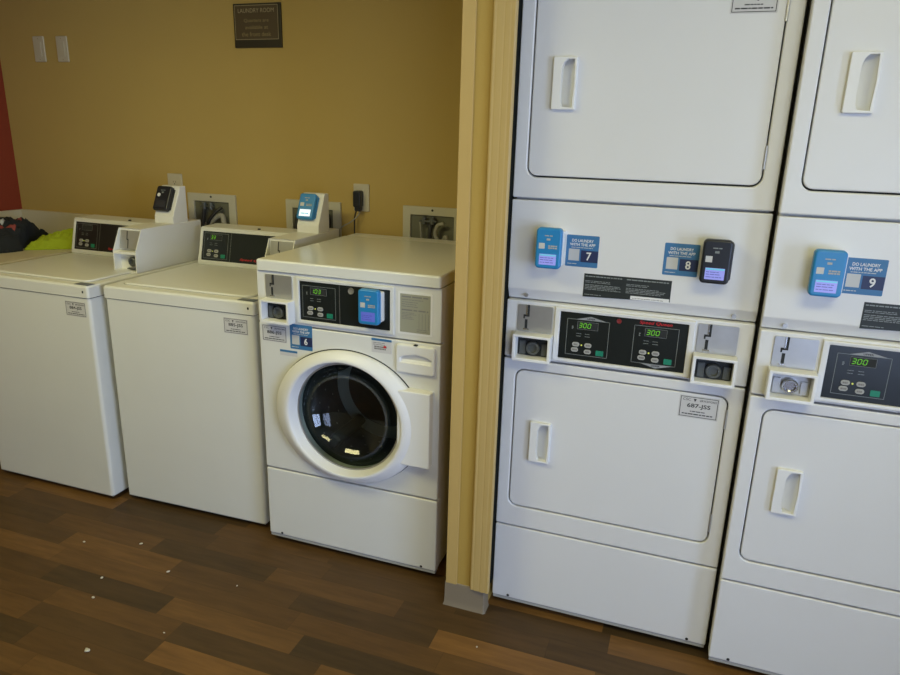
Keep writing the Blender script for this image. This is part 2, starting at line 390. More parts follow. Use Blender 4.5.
def key_block(par, x0, z0, w, h, y, text_val, X=None, header=None, red=False, faded=False):
    """one half of the black panel: thin outline, display, four oval keys, green key"""
    b = NB(); rect_line(b, x0, x0+w, z0, z0+h, .0013, y); obj('panel_outline', b, 'grey_line', par, X)
    if header:
        zt = z0+h if header == 'UPPER' else z0; sg = 1 if header == 'UPPER' else -1
        b = NB(); b.faces.new([b.verts.new(p) for p in ((x0+w*.22, y-.0002, zt), (x0+w*.92, y-.0002, zt), (x0+w*.56, y-.0002, zt+sg*.0105))]); obj('panel_header', b, 'triangle', par, X)
        b = NB(); c = zt+sg*.0035; text(b, header, x0+w*.47, x0+w*.66, c-.0025, c+.0025, y-.0005, bold=.02); obj('lettering', b, 'ink', par, X)
    dx0, dx1, dz0, dz1 = x0+w*.25, x0+w*.74, z0+h*.73, z0+h*.945
    d = obj('display', plate(NB(), (dx0, dx1, dz0, dz1, .001), y-.0006, y+.0004, .0002, seg=1), 'dark_part_shade', par, X)
    b = NB(); rect_line(b, dx0, dx1, dz0, dz1, .0007, y-.0008); obj('display_outline', b, 'grey_line', par, X)
    dh = (dz1-dz0)*.56; n = len(text_val)
    obj('display_digits', digits(NB(), text_val, dx0+.004, dz0+.0055, dh*.60, dh, dh*.36, y-.0011), 'seg', par, X)
    b = NB(); rnd = random.Random(int(x0*1e4))
    lines(b, x0+w*.24, x0+w*.36, [z0+h*.53, z0+h*.60], .0016, y, rnd, .9, 1, .006); lines(b, x0+w*.44, x0+w*.57, [z0+h*.53, z0+h*.60], .0016, y, rnd, .9, 1, .006)
    lines(b, x0+w*.12, x0+w*.16, [z0+h*.72, z0+h*.75, z0+h*.78], .0025, y, rnd, .9, 1, .004)
    obj('small_print', b, 'grey_line', par, X)
    for i, (a, c) in enumerate(((.16, .24), (.45, .24), (.14, .09), (.45, .065))):
        bw, bh = w*.17, h*.12
        k = obj('button', plate(NB(), (x0+w*a, x0+w*a+bw, z0+h*c, z0+h*c+bh, bh*.48), y-.0016, y+.0003, .0005), 'button', par, X)
        b = NB(); lines(b, x0+w*a+bw*.2, x0+w*a+bw*.85, [z0+h*c+bh*.3], bh*.4, y-.0019, random.Random(i), 1, 1, .004); obj('button_mark', b, 'ink_grey', par, X)
    obj('start_button', plate(NB(), (x0+w*.73, x0+w*.91, z0+h*.045, z0+h*.19, .002), y-.0014, y+.0003, .0004), 'start', par, X)
    obj('indicator_light', lathe(NB(), [(0, y-.001), (.0022, y-.001), (.0024, y+.0004)], x0+w*.38, z0+h*.29, 12), 'led', par, X)

# ------------------------------------------------------------------ stacked dryers
def pull_handle(par, x0, z0, y=0., w=.064, h=.133):
    t = .012; z0 += .002
    outer = (x0, x0+w, z0, z0+h, .004)
    hole = [(x0+w*.46, z0+h*.06), (x0+w*.88, z0+h*.045), (x0+w*.915, z0+h*.5), (x0+w*.885, z0+h*.955), (x0+w*.58, z0+h*.955), (x0+w*.46, z0+h*.90), (x0+w*.37, z0+h*.78), (x0+w*.36, z0+h*.30), (x0+w*.40, z0+h*.12)]
    b = NB(); plate(b, outer, y-t, y+.004, .0022, holes=[hole], seg=3, hc=.0009)
    hd = obj('handle', b, 'plastic', par); lab(hd, 'white moulded recessed pull handle')
    b = NB(); prev = None
    for fx, dy in ((.29, .017), (.50, .0165), (.66, .011), (.80, .003), (.93, -.0095)):
        cur = [b.verts.new((x0+w*fx, y+dy, z0+.0035)), b.verts.new((x0+w*fx, y+dy, z0+h-.0035))]
        if prev: b.faces.new((prev[0], cur[0], cur[1], prev[1]))
        prev = cur
    obj('grip_recess', b, 'plastic', hd); return hd
def dryer(loc, label, num_l, num_r, code_lo, code_up, right_reader=True):
    W = .683
    t = thing('stacked_dryer', label, 'dryer', loc, 'coin stacked dryers')
    E = 'enamel_dryer'
    b = NB(); box(b, .004, W-.004, .035, .74, .026, 1.972, .004); obj('cabinet', b, E, t)
    for x in (.05, W-.05):
        for y in (.10, .68):
            b = NB(); tube(b, [(x, y, 0), (x, y, .008)], .022, 14, 1); tube(b, [(x, y, .008), (x, y, .03)], .008, 10, 1); lab(obj('foot', b, 'dark_part_shade', t), 'dark levelling foot')
    # kick panel
    k = obj('kick_panel', plate(NB(), (0, W, .034, .3045, .004), 0, .036, .004, seg=3), E, t)
    b = NB(); box(b, .003, W-.003, .004, .036, .022, .034); obj('bottom_lip', b, 'button', k)
    for x in (.055, W-.055): obj('screw', lathe(NB(), [(0, -.001), (.0045, -.001), (.005, .003)], x, .042, 12), 'dark_part_shade', k)
    for z0, z1, dz0, dz1, code, cz, nm in ((.3095, .8765, .380, .846, code_lo, .772, 'lower'), (1.3565, 1.975, 1.414, 1.896, code_up, 1.822, 'upper')):
        hole = (.037, .646, dz0, dz1, .028)
        f = obj('front_panel', plate(NB(), (0, W, z0, z1, .004), 0, .036, .004, holes=[hole], seg=3), E, t)
        lab(f, 'white %s front panel around the dryer door' % nm)
        hz0 = dz0+.169 if nm == 'lower' else 1.592
        d = obj('door', plate(NB(), (.0405, .6425, dz0+.0045, dz1-.0035, .025), .0015, .0215, .0035, seg=3, hc=.0005, holes=[(.0955+.018, .0955+.0605, hz0+.007, hz0+.130, .003)]), E, t); lab(d, 'white %s dryer door with rounded corners' % nm)
        pull_handle(d, .0955, hz0, .0015)
        b = NB(); plate(b, (.030, .652, dz0-.006, dz1+.006, .03), .022, .034, .001); obj('door_shade_sheet', b, 'dark_part_shade', d)  # dark sheet that paints the shade inside the gap round the door
        for hz in (dz0+.045, dz1-.095):
            b = NB(); tube(b, [(.6445, .000, hz), (.6445, .000, hz+.058)], .0028, 8, 1); lab(obj('hinge', b, 'steel', d), 'steel door hinge')
        s = machine_plate(d, .517, cz-.002, .106, .066, code, .0015)
    # control panel
    c = obj('control_panel', plate(NB(), (0, W, .882, 1.0585, .004), 0, .036, .004, seg=3), E, t)
    obj('bezel', plate(NB(), (.148, .534, .889, 1.052, .003), -.010, .004, .003, holes=[(.1635, .5175, .900, 1.041, .002)], seg=2), E, c)
    obj('faceplate', plate(NB(), (.158, .523, .897, 1.044, .002), -.004, .003, .0005), 'black_panel', c)
    key_block(c, .184, .914, .121, .108, -.0048, '300', header='UPPER')
    key_block(c, .373, .914, .121, .110, -.0048, '300', header='LOWER')
    b = NB(); lathe(b, [(0, -.006), (.004, -.006), (.0065, -.0065), (.007, -.004)], .330, 1.029, 20); lab(obj('service_light', b, 'red_dim', c), 'small round red light')
    b = NB(); text(b, 'Speed Queen', .386, .474, 1.0265, 1.0385, -.0050, shear=.2, bold=.015); obj('brand_lettering', b, 'red', c)
    coin_unit(t, .036, .884, 1, num_l == '9'); coin_unit(t, .541, .884, 1)
    # reader panel, its foot sloping back
    r = obj('reader_panel', prism(NB(), [(0, 1.094), (0, 1.3505), (.036, 1.3505), (.036, 1.062), (.017, 1.062)], 0, W, .003, 3), E, t)
    for x in (.056, W-.056): lab(obj('screw', lathe(NB(), [(0, .003), (.006, .003), (.0065, .014)], x, 1.075, 14), 'steel', r), 'steel screw in the sloping edge')
    reader(t, .1225, 1.168, .072, .114, .050, 'blue', 'screen', name_label='blue payment reader with lit screen')
    app_sticker(t, .164, 1.173, .091, .089, num_l)
    if right_reader:
        reader(t, .562, 1.167, .072, .115, .050, 'black_body', 'screen', name_label='black payment reader with lit screen', housing='black_body')
        app_sticker(t, .430, 1.172, .090, .087, num_r)
    # black notice
    n = obj('notice_sticker', chip(NB(), [(.221, 1.089), (.459, 1.0965), (.459, 1.156), (.221, 1.156)], 0), 'notice_black', t); lab(n, 'black notice with small pale print')
    rnd = random.Random(7); b = NB()
    for xa, xb in ((.225, .330), (.339, .454)):
        lines(b, xa, xb, [1.1475], .0030, -.0009, rnd, .95, 1); lines(b, xa, xb, [1.131, 1.135], .0016, -.0009, rnd, .5, .9)
        lines(b, xa, xb, [1.111+.0042*i for i in range(4)], .0018, -.0009, rnd, .75, 1)
        if xa < .3: lines(b, xa, xb, [1.0955], .0018, -.0009, rnd, .4, .5)
    obj('printing', b, 'notice_line', n)
    w = obj('white_strip', chip(NB(), (.353, .457, 1.0942, 1.1045, .001), -.0007), 'plastic', n)
    b = NB(); lines(b, .358, .452, [1.0975], .0014, -.0016, rnd, .8, .95, .01); obj('strip_printing', b, 'ink_grey', n)
    return t
dryer((0, 0, 0), 'white stacked dryer beside the tan column, app stickers 7 and 8', '7', '8', '687-JSS', '688-JSS')
dryer((.6918, -.0468, 0), 'white stacked dryer cut by the photo edge, app sticker 9', '9', '10', '689-JSS', '690-JSS', right_reader=False)

# ------------------------------------------------------------------ front load washer
def front_washer():
    W = .683; E = 'enamel'
    t = thing('front_load_washer', 'white front loading washer with round glass door, app sticker 6', 'washing machine', (-.9046, .0426, 0))
    b = NB(); cx, cz = .347, .570
    # cabinet as a shell with the drum mouth open at the front
    box(b, .004, W-.004, .30, .735, .03, 1.055, .004)
    for x0, x1 in ((.004, .08), (W-.08, W-.004)): box(b, x0, x1, .03, .31, .03, 1.055)
    box(b, .05, W-.05, .03, .31, .85, 1.055); box(b, .05, W-.05, .03, .31, .03, .31)
    obj('cabinet', b, E, t)
    for x in (.05, W-.05):
        for y in (.08, .66):
            b = NB(); tube(b, [(x, y, 0), (x, y, .010)], .022, 14, 1); tube(b, [(x, y, .010), (x, y, .035)], .008, 10, 1); lab(obj('foot', b, 'dark_part_shade', t), 'dark levelling foot')
    k = obj('kick_panel', plate(NB(), (0, W, .032, .309, .005), 0, .034, .005, seg=3), E, t)
    b = NB(); box(b, .003, W-.003, .004, .034, .020, .032); obj('bottom_lip', b, 'button', k)
    for x in (.055, W-.055): obj('screw', lathe(NB(), [(0, -.001), (.0045, -.001), (.005, .003)], x, .040, 12), 'dark_part_shade', k)
    circ = [(cx+.212*math.cos(2*PI*i/64), cz+.212*math.sin(2*PI*i/64)) for i in range(64)]
    obj('front_panel', plate(NB(), (0, W, .3145, .8725, .005), 0, .034, .004, holes=[circ], seg=3), E, t)
    c = obj('control_panel', plate(NB(), (0, W, .877, 1.058, .004), 0, .034, .004, seg=3), E, t)
    # worktop with rear strip
    sel = lambda d, m: m.z > 1.07 or abs(d.z) > .9
    b = NB(); box(b, .005, W-.002, -.008, .63, 1.061, 1.0985, .008, 4, lambda d, m: (m.y < .3 and (abs(d.z) > .9 or m.z > 1.08)) or (m.z > 1.08 and abs(d.y) > .9))
    tp = obj('worktop', b, 'enamel_top', t)
    b = NB(); box(b, 0, W, .634, .752, 1.05, 1.0945, .004); obj('rear_strip', b, E, tp)
    # door
    b = NB(); lathe(b, [(.237, .012), (.241, .004), (.2425, -.012), (.240, -.020), (.236, -.026), (.224, -.0365), (.218, -.0405), (.213, -.042), (.2095, -.041), (.207, -.0375), (.1985, -.012), (.1965, .002), (.1965, .02), (.237, .02)], 0, 0, 96, True)
    for v in b.verts: v.co.x *= 1+.15*min(1, max(0, (math.hypot(v.co.x, v.co.z)-.199)/.040))
    shift_bm(b, cx, 0, cz)
    d = obj('door', b, 'plastic', t); lab(d, 'round white door ring of the front loader')
    b = NB(); lathe(b, [(.2405, .0005), (.2405, -.0010), (.2450, -.0010), (.2450, .0005)], 0, 0, 96, True)
    for v in b.verts: v.co.x *= 1.15
    obj('door_gap_shade', shift_bm(b, cx, 0, cz), 'dark_part_shade', d)  # dark ring painted as the shadow line round the door
    b = NB(); prof = [(.1975, -.006), (.1945, -.006)]
    for i in range(1, 15):
        a = i/14*PI/2; prof.append((.1935*math.cos(a*.98) if i < 14 else 0, -.004+.115*math.sin(a)**1.15))
    lathe(b, prof, cx, cz, 96); g = obj('door_glass', b, 'door_glass', d); lab(g, 'dark bowl shaped door glass')
    b = NB(); lathe(b, [(.1978, -.010), (.1978, -.002), (.1925, -.002), (.1925, -.010)], cx, cz, 96, True); obj('glass_rim', b, 'steel', d)
    h = obj('door_latch', plate(NB(), (.545, .662, .443, .712, .005), -.034, .004, .005, seg=3), 'plastic', d); lab(h, 'white latch block at the door side')
    # drum
    b = NB(); lathe(b, [(.212, .034), (.215, .05), (.206, .055), (.206, .30), (.18, .302), (.06, .292), (0, .292)], cx, cz, 64)
    dr = obj('drum', b, 'dark_metal', t); lab(dr, 'dark steel drum seen through the glass')
    for k3 in range(3):
        a = math.radians(35+120*k3); b = NB(); box(b, -.022, .022, .07, .29, -.205, -.150, .012)
        obj('baffle', b, 'dark_metal', dr, Matrix.Translation((cx, 0, cz)) @ Matrix.Rotation(a, 4, 'Y'))
    b = NB(); lathe(b, [(.224, .0335), (.224, .05), (.205, .056), (.196, .050), (.200, .0335)], cx, cz, 64, True); obj('gasket', b, 'gasket', dr)
    b = NB()
    for ring in range(4):
        for i in range(18):
            a = 2*PI*(i+.5*(ring % 2))/18; rr = .205; y = .10+ring*.05
            o = Vector((cx+rr*math.cos(a), y, cz+rr*math.sin(a))); u = Vector((-math.sin(a), 0, math.cos(a))); n_ = Vector((-math.cos(a), 0, -math.sin(a)))
            b.faces.new([b.verts.new(o+n_*.0015+u*.004*math.cos(q*PI/4)+Vector((0, 1, 0))*.004*math.sin(q*PI/4)) for q in range(8)])
    obj('perforation', b, 'steel', dr)
    # controls
    obj('bezel', plate(NB(), (.160, .521, .889, 1.049, .003), -.008, .004, .003, holes=[(.172, .507, .9015, 1.037, .002)]), E, c)
    obj('faceplate', plate(NB(), (.167, .510, .899, 1.040, .002), -.003, .003, .0005), 'black_panel', c)
    key_block(c, .182, .913, .126, .110, -.0038, '103')
    b = NB(); lathe(b, [(0, -.006), (.006, -.006), (.010, -.007), (.011, -.003)], .366, 1.020, 20); lab(obj('key_lock', b, 'steel', c), 'small round key lock')
    b = NB(); rect_line(b, .322, .324, .902, 1.037, .0006, -.0037); obj('panel_divider', b, 'ink_grey', c)
    nb = obj('notice_plate', plate(NB(), (.533, .653, .896, 1.038, .003), -.0015, .003, .0008), 'plastic', c)
    ns = obj('notice_sticker', chip(NB(), (.541, .646, .9035, 1.0305, .002), -.0015), 'ink_grey', c); lab(ns, 'grey instruction label with small print')
    for x in ns.data.materials: pass
    ns.data.materials[0] = mat('instruction_grey', (.34, .34, .26), .5)
    b = NB(); rnd = random.Random(5)
    lines(b, .547, .640, [1.0195], .0045, -.0026, rnd, .95, 1, .03); lines(b, .547, .640, [.976], .0045, -.0026, rnd, .95, 1, .03)
    lines(b, .547, .640, [1.011, 1.003, .996, .989], .002, -.0026, rnd, .5, .95); lines(b, .547, .600, [.968, .963, .958, .953, .948], .0018, -.0026, rnd, .6, 1)
    for x in (.607, .618, .629, .640): rect_line(b, x, x+.0012, .918, .97, .0006, -.0026)
    lines(b, .6, .640, [.915, .909], .002, -.0026, rnd, .9, 1); obj('printing', b, 'notice_line' if False else 'ink_grey', c)
    coin_unit(t, .037, .884)
    reader(t, .445, .923, .074, .116, .040, 'blue', 'screen_blue', name_label='blue payment reader on the control panel', back=-.003)
    machine_plate(t, .012, .807, .100, .060, '886-JSS')
    app_sticker(t, .125, .791, .088, .090, '6')
    s = obj('sticker', chip(NB(), (.082, .152, .762, .783, .001), 0), 'plate', t); lab(s, 'narrow pale sticker with a blue top band')
    obj('blue_band', chip(NB(), (.082, .152, .775, .783, .001), -.0006), 'sticker_blue', s)
    s = obj('sticker', chip(NB(), (.438, .511, .820, .869, .001), 0), 'plate', t); lab(s, 'small white symbol sticker with a blue top band')
    obj('blue_band', chip(NB(), (.438, .511, .861, .869, .001), -.0006), 'sticker_blue', s)
    b = NB(); lines(b, .444, .506, [.853, .847], .002, -.0009, rnd, .6, 1); lines(b, .448, .500, [.838, .831], .005, -.0009, rnd, .8, .9, .008); obj('printing', b, 'ink_grey', s)
    b = NB(); chip(b, (.482, .492, .838, .846, .001), -.0009); obj('red_mark', b, 'red', s)
    # soap drawer
    slot = [(.546, .822), (.553, .816), (.598, .812), (.643, .816), (.650, .822), (.648, .832), (.598, .838), (.550, .833)]
    slot = [(.5465, .802), (.6505, .802), (.652, .816), (.64, .824), (.60, .829), (.56, .824), (.545, .816)]
    w = obj('soap_drawer', plate(NB(), (.529, .667, .764, .863, .012), -.010, .004, .006, holes=[slot], seg=3), 'plastic', t); lab(w, 'white soap drawer with a scooped grip')
    b = NB(); v = [b.verts.new(p) for p in ((.540, -.006, .800), (.655, -.006, .800), (.655, .012, .832), (.540, .012, .832))]; b.faces.new(v)
    obj('grip_recess', b, 'plastic', w)
    b = NB(); box(b, .593, .605, -.012, 0, .8625, .866, .001); obj('drawer_catch', b, 'dark_part_shade', w)
    return t
front_washer()

# ------------------------------------------------------------------ top load washers
def top_washer(loc, label, code, display, dark_reader, W=.651, cs=.018):
    LZ = .926; E = 'enamel'
    t = thing('top_load_washer', label, 'washing machine', loc, 'coin top load washers')
    b = NB(); box(b, 0, W, 0, .68, .022, .8735, .014, 5, lambda d, m: abs(d.z) > .9); obj('cabinet', b, E, t)
    b = NB(); box(b, .004, W-.004, .004, .676, .017, .0225); obj('bottom_lip', b, 'button', t)
    for x in (.06, W-.06):
        for y in (.07, .6):
            b = NB(); tube(b, [(x, y, 0), (x, y, .010)], .022, 14, 1); tube(b, [(x, y, .010), (x, y, .03)], .008, 10, 1); lab(obj('foot', b, 'dark_part_shade', t), 'dark levelling foot')
    b = NB(); box(b, .002, W-.002, .002, .678, .872, .878, .013, 4, lambda d, m: abs(d.z) > .9); obj('top_seam', b, 'dark_part_shade', t)
    b = NB(); box(b, -.003, W+.003, -.004, .684, .877, LZ, .011, 5, lambda d, m: abs(d.z) > .9 or m.z > .92); tp = obj('top_cover', b, E, t)
    b = NB(); box(b, W-.026, W-.019, -.0055, -.002, .896, .905, .0015); obj('top_screw', b, 'dark_part_shade', tp)
    # lid with a raised rim and its hinge line
    b = NB(); pts = (.045, W-.044, .045, .475, .03)
    plate(b, pts, 0, .010, .005, seg=3); lid = obj('lid', b, E, t, Matrix(((1, 0, 0, 0), (0, 0, 1, 0), (0, -1, 0, LZ+.008), (0, 0, 0, 1))))
    b = NB(); plate(b, (.041, W-.04, .041, .479, .033), .0, .0012, .0004, seg=1); obj('lid_gap', b, 'button', lid, Matrix(((1, 0, 0, 0), (0, 0, 1, 0), (0, -1, 0, LZ+.0012), (0, 0, 0, 1))))
    s = obj('sticker', plate(NB(), (W-.072, W-.001, .003, .040, .002), 0, .0006, .0002, seg=1), mat('corner_sticker', (.11, .14, .20), .4), t, Matrix(((1, 0, 0, 0), (0, 0, 1, 0), (0, -1, 0, LZ+.0007), (0, 0, 0, 1))))
    lab(s, 'dark warning sticker on the lid corner')
    b = NB(); rnd = random.Random(2); lines(b, W-.067, W-.010, [.006, .012, .02], .003, 0, rnd, .5, .9); obj('printing', b, 'ink_grey', s, Matrix(((1, 0, 0, 0), (0, 0, 1, 0), (0, -1, 0, LZ+.0011), (0, 0, 0, 1))))
    # console, face leaning back
    y0, z0, y1, z1 = .515, .926, .553, 1.090; ce = W-.121
    c = obj('console', prism(NB(), [(y0, z0), (y0-.004, z0+.008), (y1-.003, z1-.004), (y1+.004, z1+.003), (.672, z1+.006), (.684, z1-.004), (.684, z0)], cs, ce, .003, 2), E, t)
    ang = math.atan2(y1-y0-.0, z1-z0-.01)
    X = Matrix.Translation((0, y0-.002, z0+.010)) @ Matrix.Rotation(-ang, 4, 'X')      # flat panel frame: z up along the face
    H = math.hypot(y1-y0, z1-z0)-.014
    obj('bezel', plate(NB(), (cs+.004, ce-.006, .002, H, .004), -.004, .004, .002, holes=[(cs+.018, ce-.012, .013, H-.011, .003)]), E, c, X)
    obj('faceplate', plate(NB(), (cs+.016, ce-.010, .011, H-.009, .002), -.0015, .003, .0005), 'black_panel', c, X)
    key_block(c, cs+.027, .022, .126, H-.040, -.0024, display, X)
    b = NB(); rect_line(b, cs+.166, cs+.1675, .013, H-.012, .0006, -.0022); obj('panel_divider', b, 'grey_line', c, X)
    b = NB(); text(b, 'Speed Queen', ce-.29, ce-.15, .022, .034, -.0024, shear=.2, bold=.02); obj('brand_lettering', b, 'red', c, X)
    b = NB(); box(b, .322, .334, .575, .585, z1+.004, z1+.0095, .002); obj('console_plug', b, 'dark_part_shade', c)
    # coin box on the right of the console
    bx0, bx1 = W-.126, W-.0055
    prof = [(.264, .9275), (.267, 1.014), (.311, 1.106), (.684, 1.108), (.684, .9275)]
    cb = NB(); wt = .004
    prism(cb, prof, bx0, bx0+wt); prism(cb, prof, bx1-wt, bx1)                       # side plates
    prism(cb, [(.30, .928), (.315, 1.1035), (.311, 1.107), (.684, 1.109), (.684, .928)], bx0+wt, bx1-wt)
    prism(cb, [(.2665, 1.004), (.2675, 1.014), (.305, 1.014), (.305, 1.004)], bx0+wt, bx1-wt)     # shelf between the two openings
    prism(cb, [(.266, .9275), (.266, .933), (.30, .933), (.30, .9275)], bx0+wt, bx1-wt)
    cbx = obj('coin_box', cb, 'pedestal', t); lab(cbx, 'long white coin box beside the console')
    P = Matrix.Translation((0, .2985, 1.019)) @ Matrix.Rotation(-.19, 4, 'X')
    obj('coin_plate', plate(NB(), (bx0+.010, bx1-.008, .002, .080, .002), -.002, .001, .0005), 'steel', cbx, P)
    b = NB(); 
    for a in ((.050, .054, .004, .040), (.044, .054, .040, .044), (.044, .048, .044, .078)): flat(b, (bx0+a[0], bx0+a[1], a[2], a[3], .0005), -.0028)
    obj('coin_slot', b, 'ink', cbx, P)
    b = NB(); lathe(b, [(.020, .300), (.020, .286), (.016, .283), (.012, .283), (.010, .292), (0, .292)], bx0+.078, .970, 28); obj('coin_lock', b, 'dark_metal', cbx)
    b = NB(); plate(b, (bx0+.05, bx1-.006, .937, .942, .001), .285, .300, .001); obj('coin_rest', b, 'dark_metal', cbx)
    # pedestal and reader on top of it
    ped = [(.510, 1.107), (.512, 1.138), (.573, 1.268), (.607, 1.268), (.607, 1.107)]
    p = obj('reader_pedestal', prism(NB(), ped, bx0+.012, bx1-.006, .003, 3), 'pedestal', t); lab(p, 'cream wedge pedestal under the card reader')
    rot = math.atan2(.061, .13)
    R = Matrix.Translation((0, .512, 1.138)) @ Matrix.Rotation(-rot, 4, 'X')
    if dark_reader: reader(t, W-.074, .020, .079, .114, .024, 'black_body', 'off', R, 'black payment reader on the pedestal', 'black_body')
    else: reader(t, W-.074, .022, .077, .112, .024, 'blue', 'screen_white', R, 'blue payment reader with bright white screen', 'blue')
    machine_plate(t, (W-.124 if W < .66 else W-.133), .797, .104, .060, code)
    return t
top_washer((-2.3245, .040, 0), 'white top loading washer beside the counter with clothes, black card reader', '884-JSS', '', True)
tw = top_washer((-1.633, .079, 0), 'white top loading washer between the other top loader and the front loader', '885-JSS', '33', False, .673, .042)
tw.rotation_euler[2] = .024

# ------------------------------------------------------------------ setting
XL, XR, YF, YB, H = -2.955, 3.1, -3.6, .85, 2.46
b = NB(); box(b, XL-.1, XR+.1, YF-.1, YB+.1, -.1, 0); struct('floor', b, 'floor')
b = NB(); box(b, XL-.1, XR+.1, YF-.1, YB+.1, H, H+.1); struct('ceiling', b, 'ceiling')
b = NB(); box(b, XL-.1, XR+.1, YB, YB+.1, 0, H); struct('wall_back', b, 'wall_tan')
b = NB(); box(b, XL-.1, XL, -.45, YB, 0, H); struct('wall_left', b, 'wall_red')
b = NB(); box(b, XL-.1, XL, YF, -.45, 0, H); struct('wall_left_near', b, 'other_wall')
VX0, VX1, VZ0, VZ1 = 1.25, 2.95, .08, 1.9
b = NB(); box(b, XL-.1, VX0, YF-.1, YF, 0, H); box(b, VX1, XR+.1, YF-.1, YF, 0, H); box(b, VX0, VX1, YF-.1, YF, 0, VZ0); box(b, VX0, VX1, YF-.1, YF, VZ1, H)
struct('wall_front', b, 'other_wall')
b = NB(); f = .05
box(b, VX0, VX0+f, YF-.08, YF-.02, VZ0, VZ1); box(b, VX1-f, VX1, YF-.08, YF-.02, VZ0, VZ1); box(b, VX0, VX1, YF-.08, YF-.02, VZ0, VZ0+f); box(b, VX0, VX1, YF-.08, YF-.02, VZ1-f, VZ1)
box(b, (VX0+VX1)/2-.025, (VX0+VX1)/2+.025, YF-.08, YF-.02, VZ0, VZ1)
wn = struct('added_rear_window', b, 'win_frame')  # unseen rear window, added to bring more blue daylight onto the dryers
b = NB(); box(b, VX0+f, VX1-f, YF-.053, YF-.047, VZ0+f, VZ1-f); obj('pane', b, 'pane', wn)
WY0, WY1, WZ0, WZ1 = -3.3, -1.35, .12, 1.95
b = NB()
box(b, XR, XR+.1, YF, WY0, 0, H); box(b, XR, XR+.1, WY1, YB, 0, H); box(b, XR, XR+.1, WY0, WY1, 0, WZ0); box(b, XR, XR+.1, WY0, WY1, WZ1, H)
struct('wall_right', b, 'other_wall')
b = NB(); f = .05
box(b, XR+.02, XR+.08, WY0, WY0+f, WZ0, WZ1); box(b, XR+.02, XR+.08, WY1-f, WY1, WZ0, WZ1); box(b, XR+.02, XR+.08, WY0, WY1, WZ0, WZ0+f); box(b, XR+.02, XR+.08, WY0, WY1, WZ1-f, WZ1)
box(b, XR+.02, XR+.08, (WY0+WY1)/2-.025, (WY0+WY1)/2+.025, WZ0, WZ1)
wn = struct('window_1', b, 'win_frame')
b = NB(); box(b, XR+.047, XR+.053, WY0+f, WY1-f, WZ0+f, WZ1-f); obj('pane', b, 'pane', wn)
# partition between washers and dryers
b = NB(); box(b, -.1405, -.012, -.066, YB, 0, H, .002, 2, lambda d, m: abs(d.z) > .9 and m.y < 0); struct('wall_middle', b, 'wall_mid')
b = NB(); box(b, -.1425, -.1045, -.0715, -.05, .088, H, .002, 2, lambda d, m: abs(d.z) > .9); struct('trim_1', b, 'trim')
# fluted casing
prof = [(-.0555, -.066), (-.0555, -.078), (-.0525, -.0805), (-.050, -.081), (-.046, -.0798), (-.043, -.0798), (-.040, -.0815), (-.028, -.0817), (-.025, -.0805), (-.022, -.0805), (-.019, -.0825), (-.010, -.083), (-.007, -.0818), (-.004, -.0818), (.004, -.083), (.0075, -.081), (.0075, -.066)]
b = NB(); lo = [b.verts.new((x, y, .090)) for x, y in prof]; hi = [b.verts.new((x, y, H)) for x, y in prof]
for i in range(len(prof)):
    j = (i+1) % len(prof); b.faces.new((lo[i], lo[j], hi[j], hi[i]))
b.faces.new(lo); b.faces.new(hi); o = struct('trim_2', b, 'casing')
# vinyl cove base round the end of the partition
b = NB(); pr = [(0, .0005), (-.0085, .0005), (-.008, .003), (-.006, .009), (-.005, .019), (-.0045, .03), (-.004, .088), (-.002, .0905), (0, .0905)]
def cove(path):
    n = len(path); rings = []
    for i, (px, py) in enumerate(path):
        dirs = []
        if i > 0: a = Vector((px-path[i-1][0], py-path[i-1][1])); dirs.append(a.normalized())
        if i < n-1: a = Vector((path[i+1][0]-px, path[i+1][1]-py)); dirs.append(a.normalized())
        nn = [Vector((d.y, -d.x)) for d in dirs]; m_ = sum(nn, Vector((0, 0))); m_ = m_/m_.dot(nn[0]) if len(nn) > 1 else nn[0]
        rings.append([b.verts.new((px+m_.x*(-o_), py+m_.y*(-o_), z)) for o_, z in pr])
    for r0, r1 in zip(rings, rings[1:]):
        for k in range(len(pr)-1): b.faces.new((r0[k], r0[k+1], r1[k+1], r1[k]))
cove([(-.1415, -.062), (-.1415, -.0655), (-.0125, -.0655), (-.012, -.065), (-.012, -.020)])
struct('baseboard_middle', b, 'base')

b = NB(); box(b, -.0118, -.0008, -.045, .02, .09, H); struct('gap_shade_strip', b, 'gap')  # dark strip painting the shade between partition and dryer

# ceiling lights (real lamps of the room)
def troffer(x, y, label, power):
    t = thing('ceiling_light', label, 'ceiling light', (x, y, H))
    b = NB()
    for a in ((-.62, .62, -.32, -.28), (-.62, .62, .28, .32), (-.62, -.58, -.28, .28), (.58, .62, -.28, .28)): box(b, a[0], a[1], a[2], a[3], -.03, .0)
    obj('frame', b, 'plastic', t)
    b = NB(); box(b, -.58, .58, -.28, .28, -.02, -.012); obj('diffuser', b, 'diffuser', t)
    l = bpy.data.lights.new('lamp', 'AREA'); l.shape = 'RECTANGLE'; l.size = 1.1; l.size_y = .5; l.energy = power; l.color = (1., .94, .42)
    lo_ = bpy.data.objects.new('ceiling_lamp', l); C.objects.link(lo_); lo_.location = (x, y, H-.035)
troffer(-1.35, -1.1, 'fluorescent ceiling light over the washers, outside the picture', 22)
troffer(1.15, -1.5, 'fluorescent ceiling light before the dryers, outside the picture', 17)

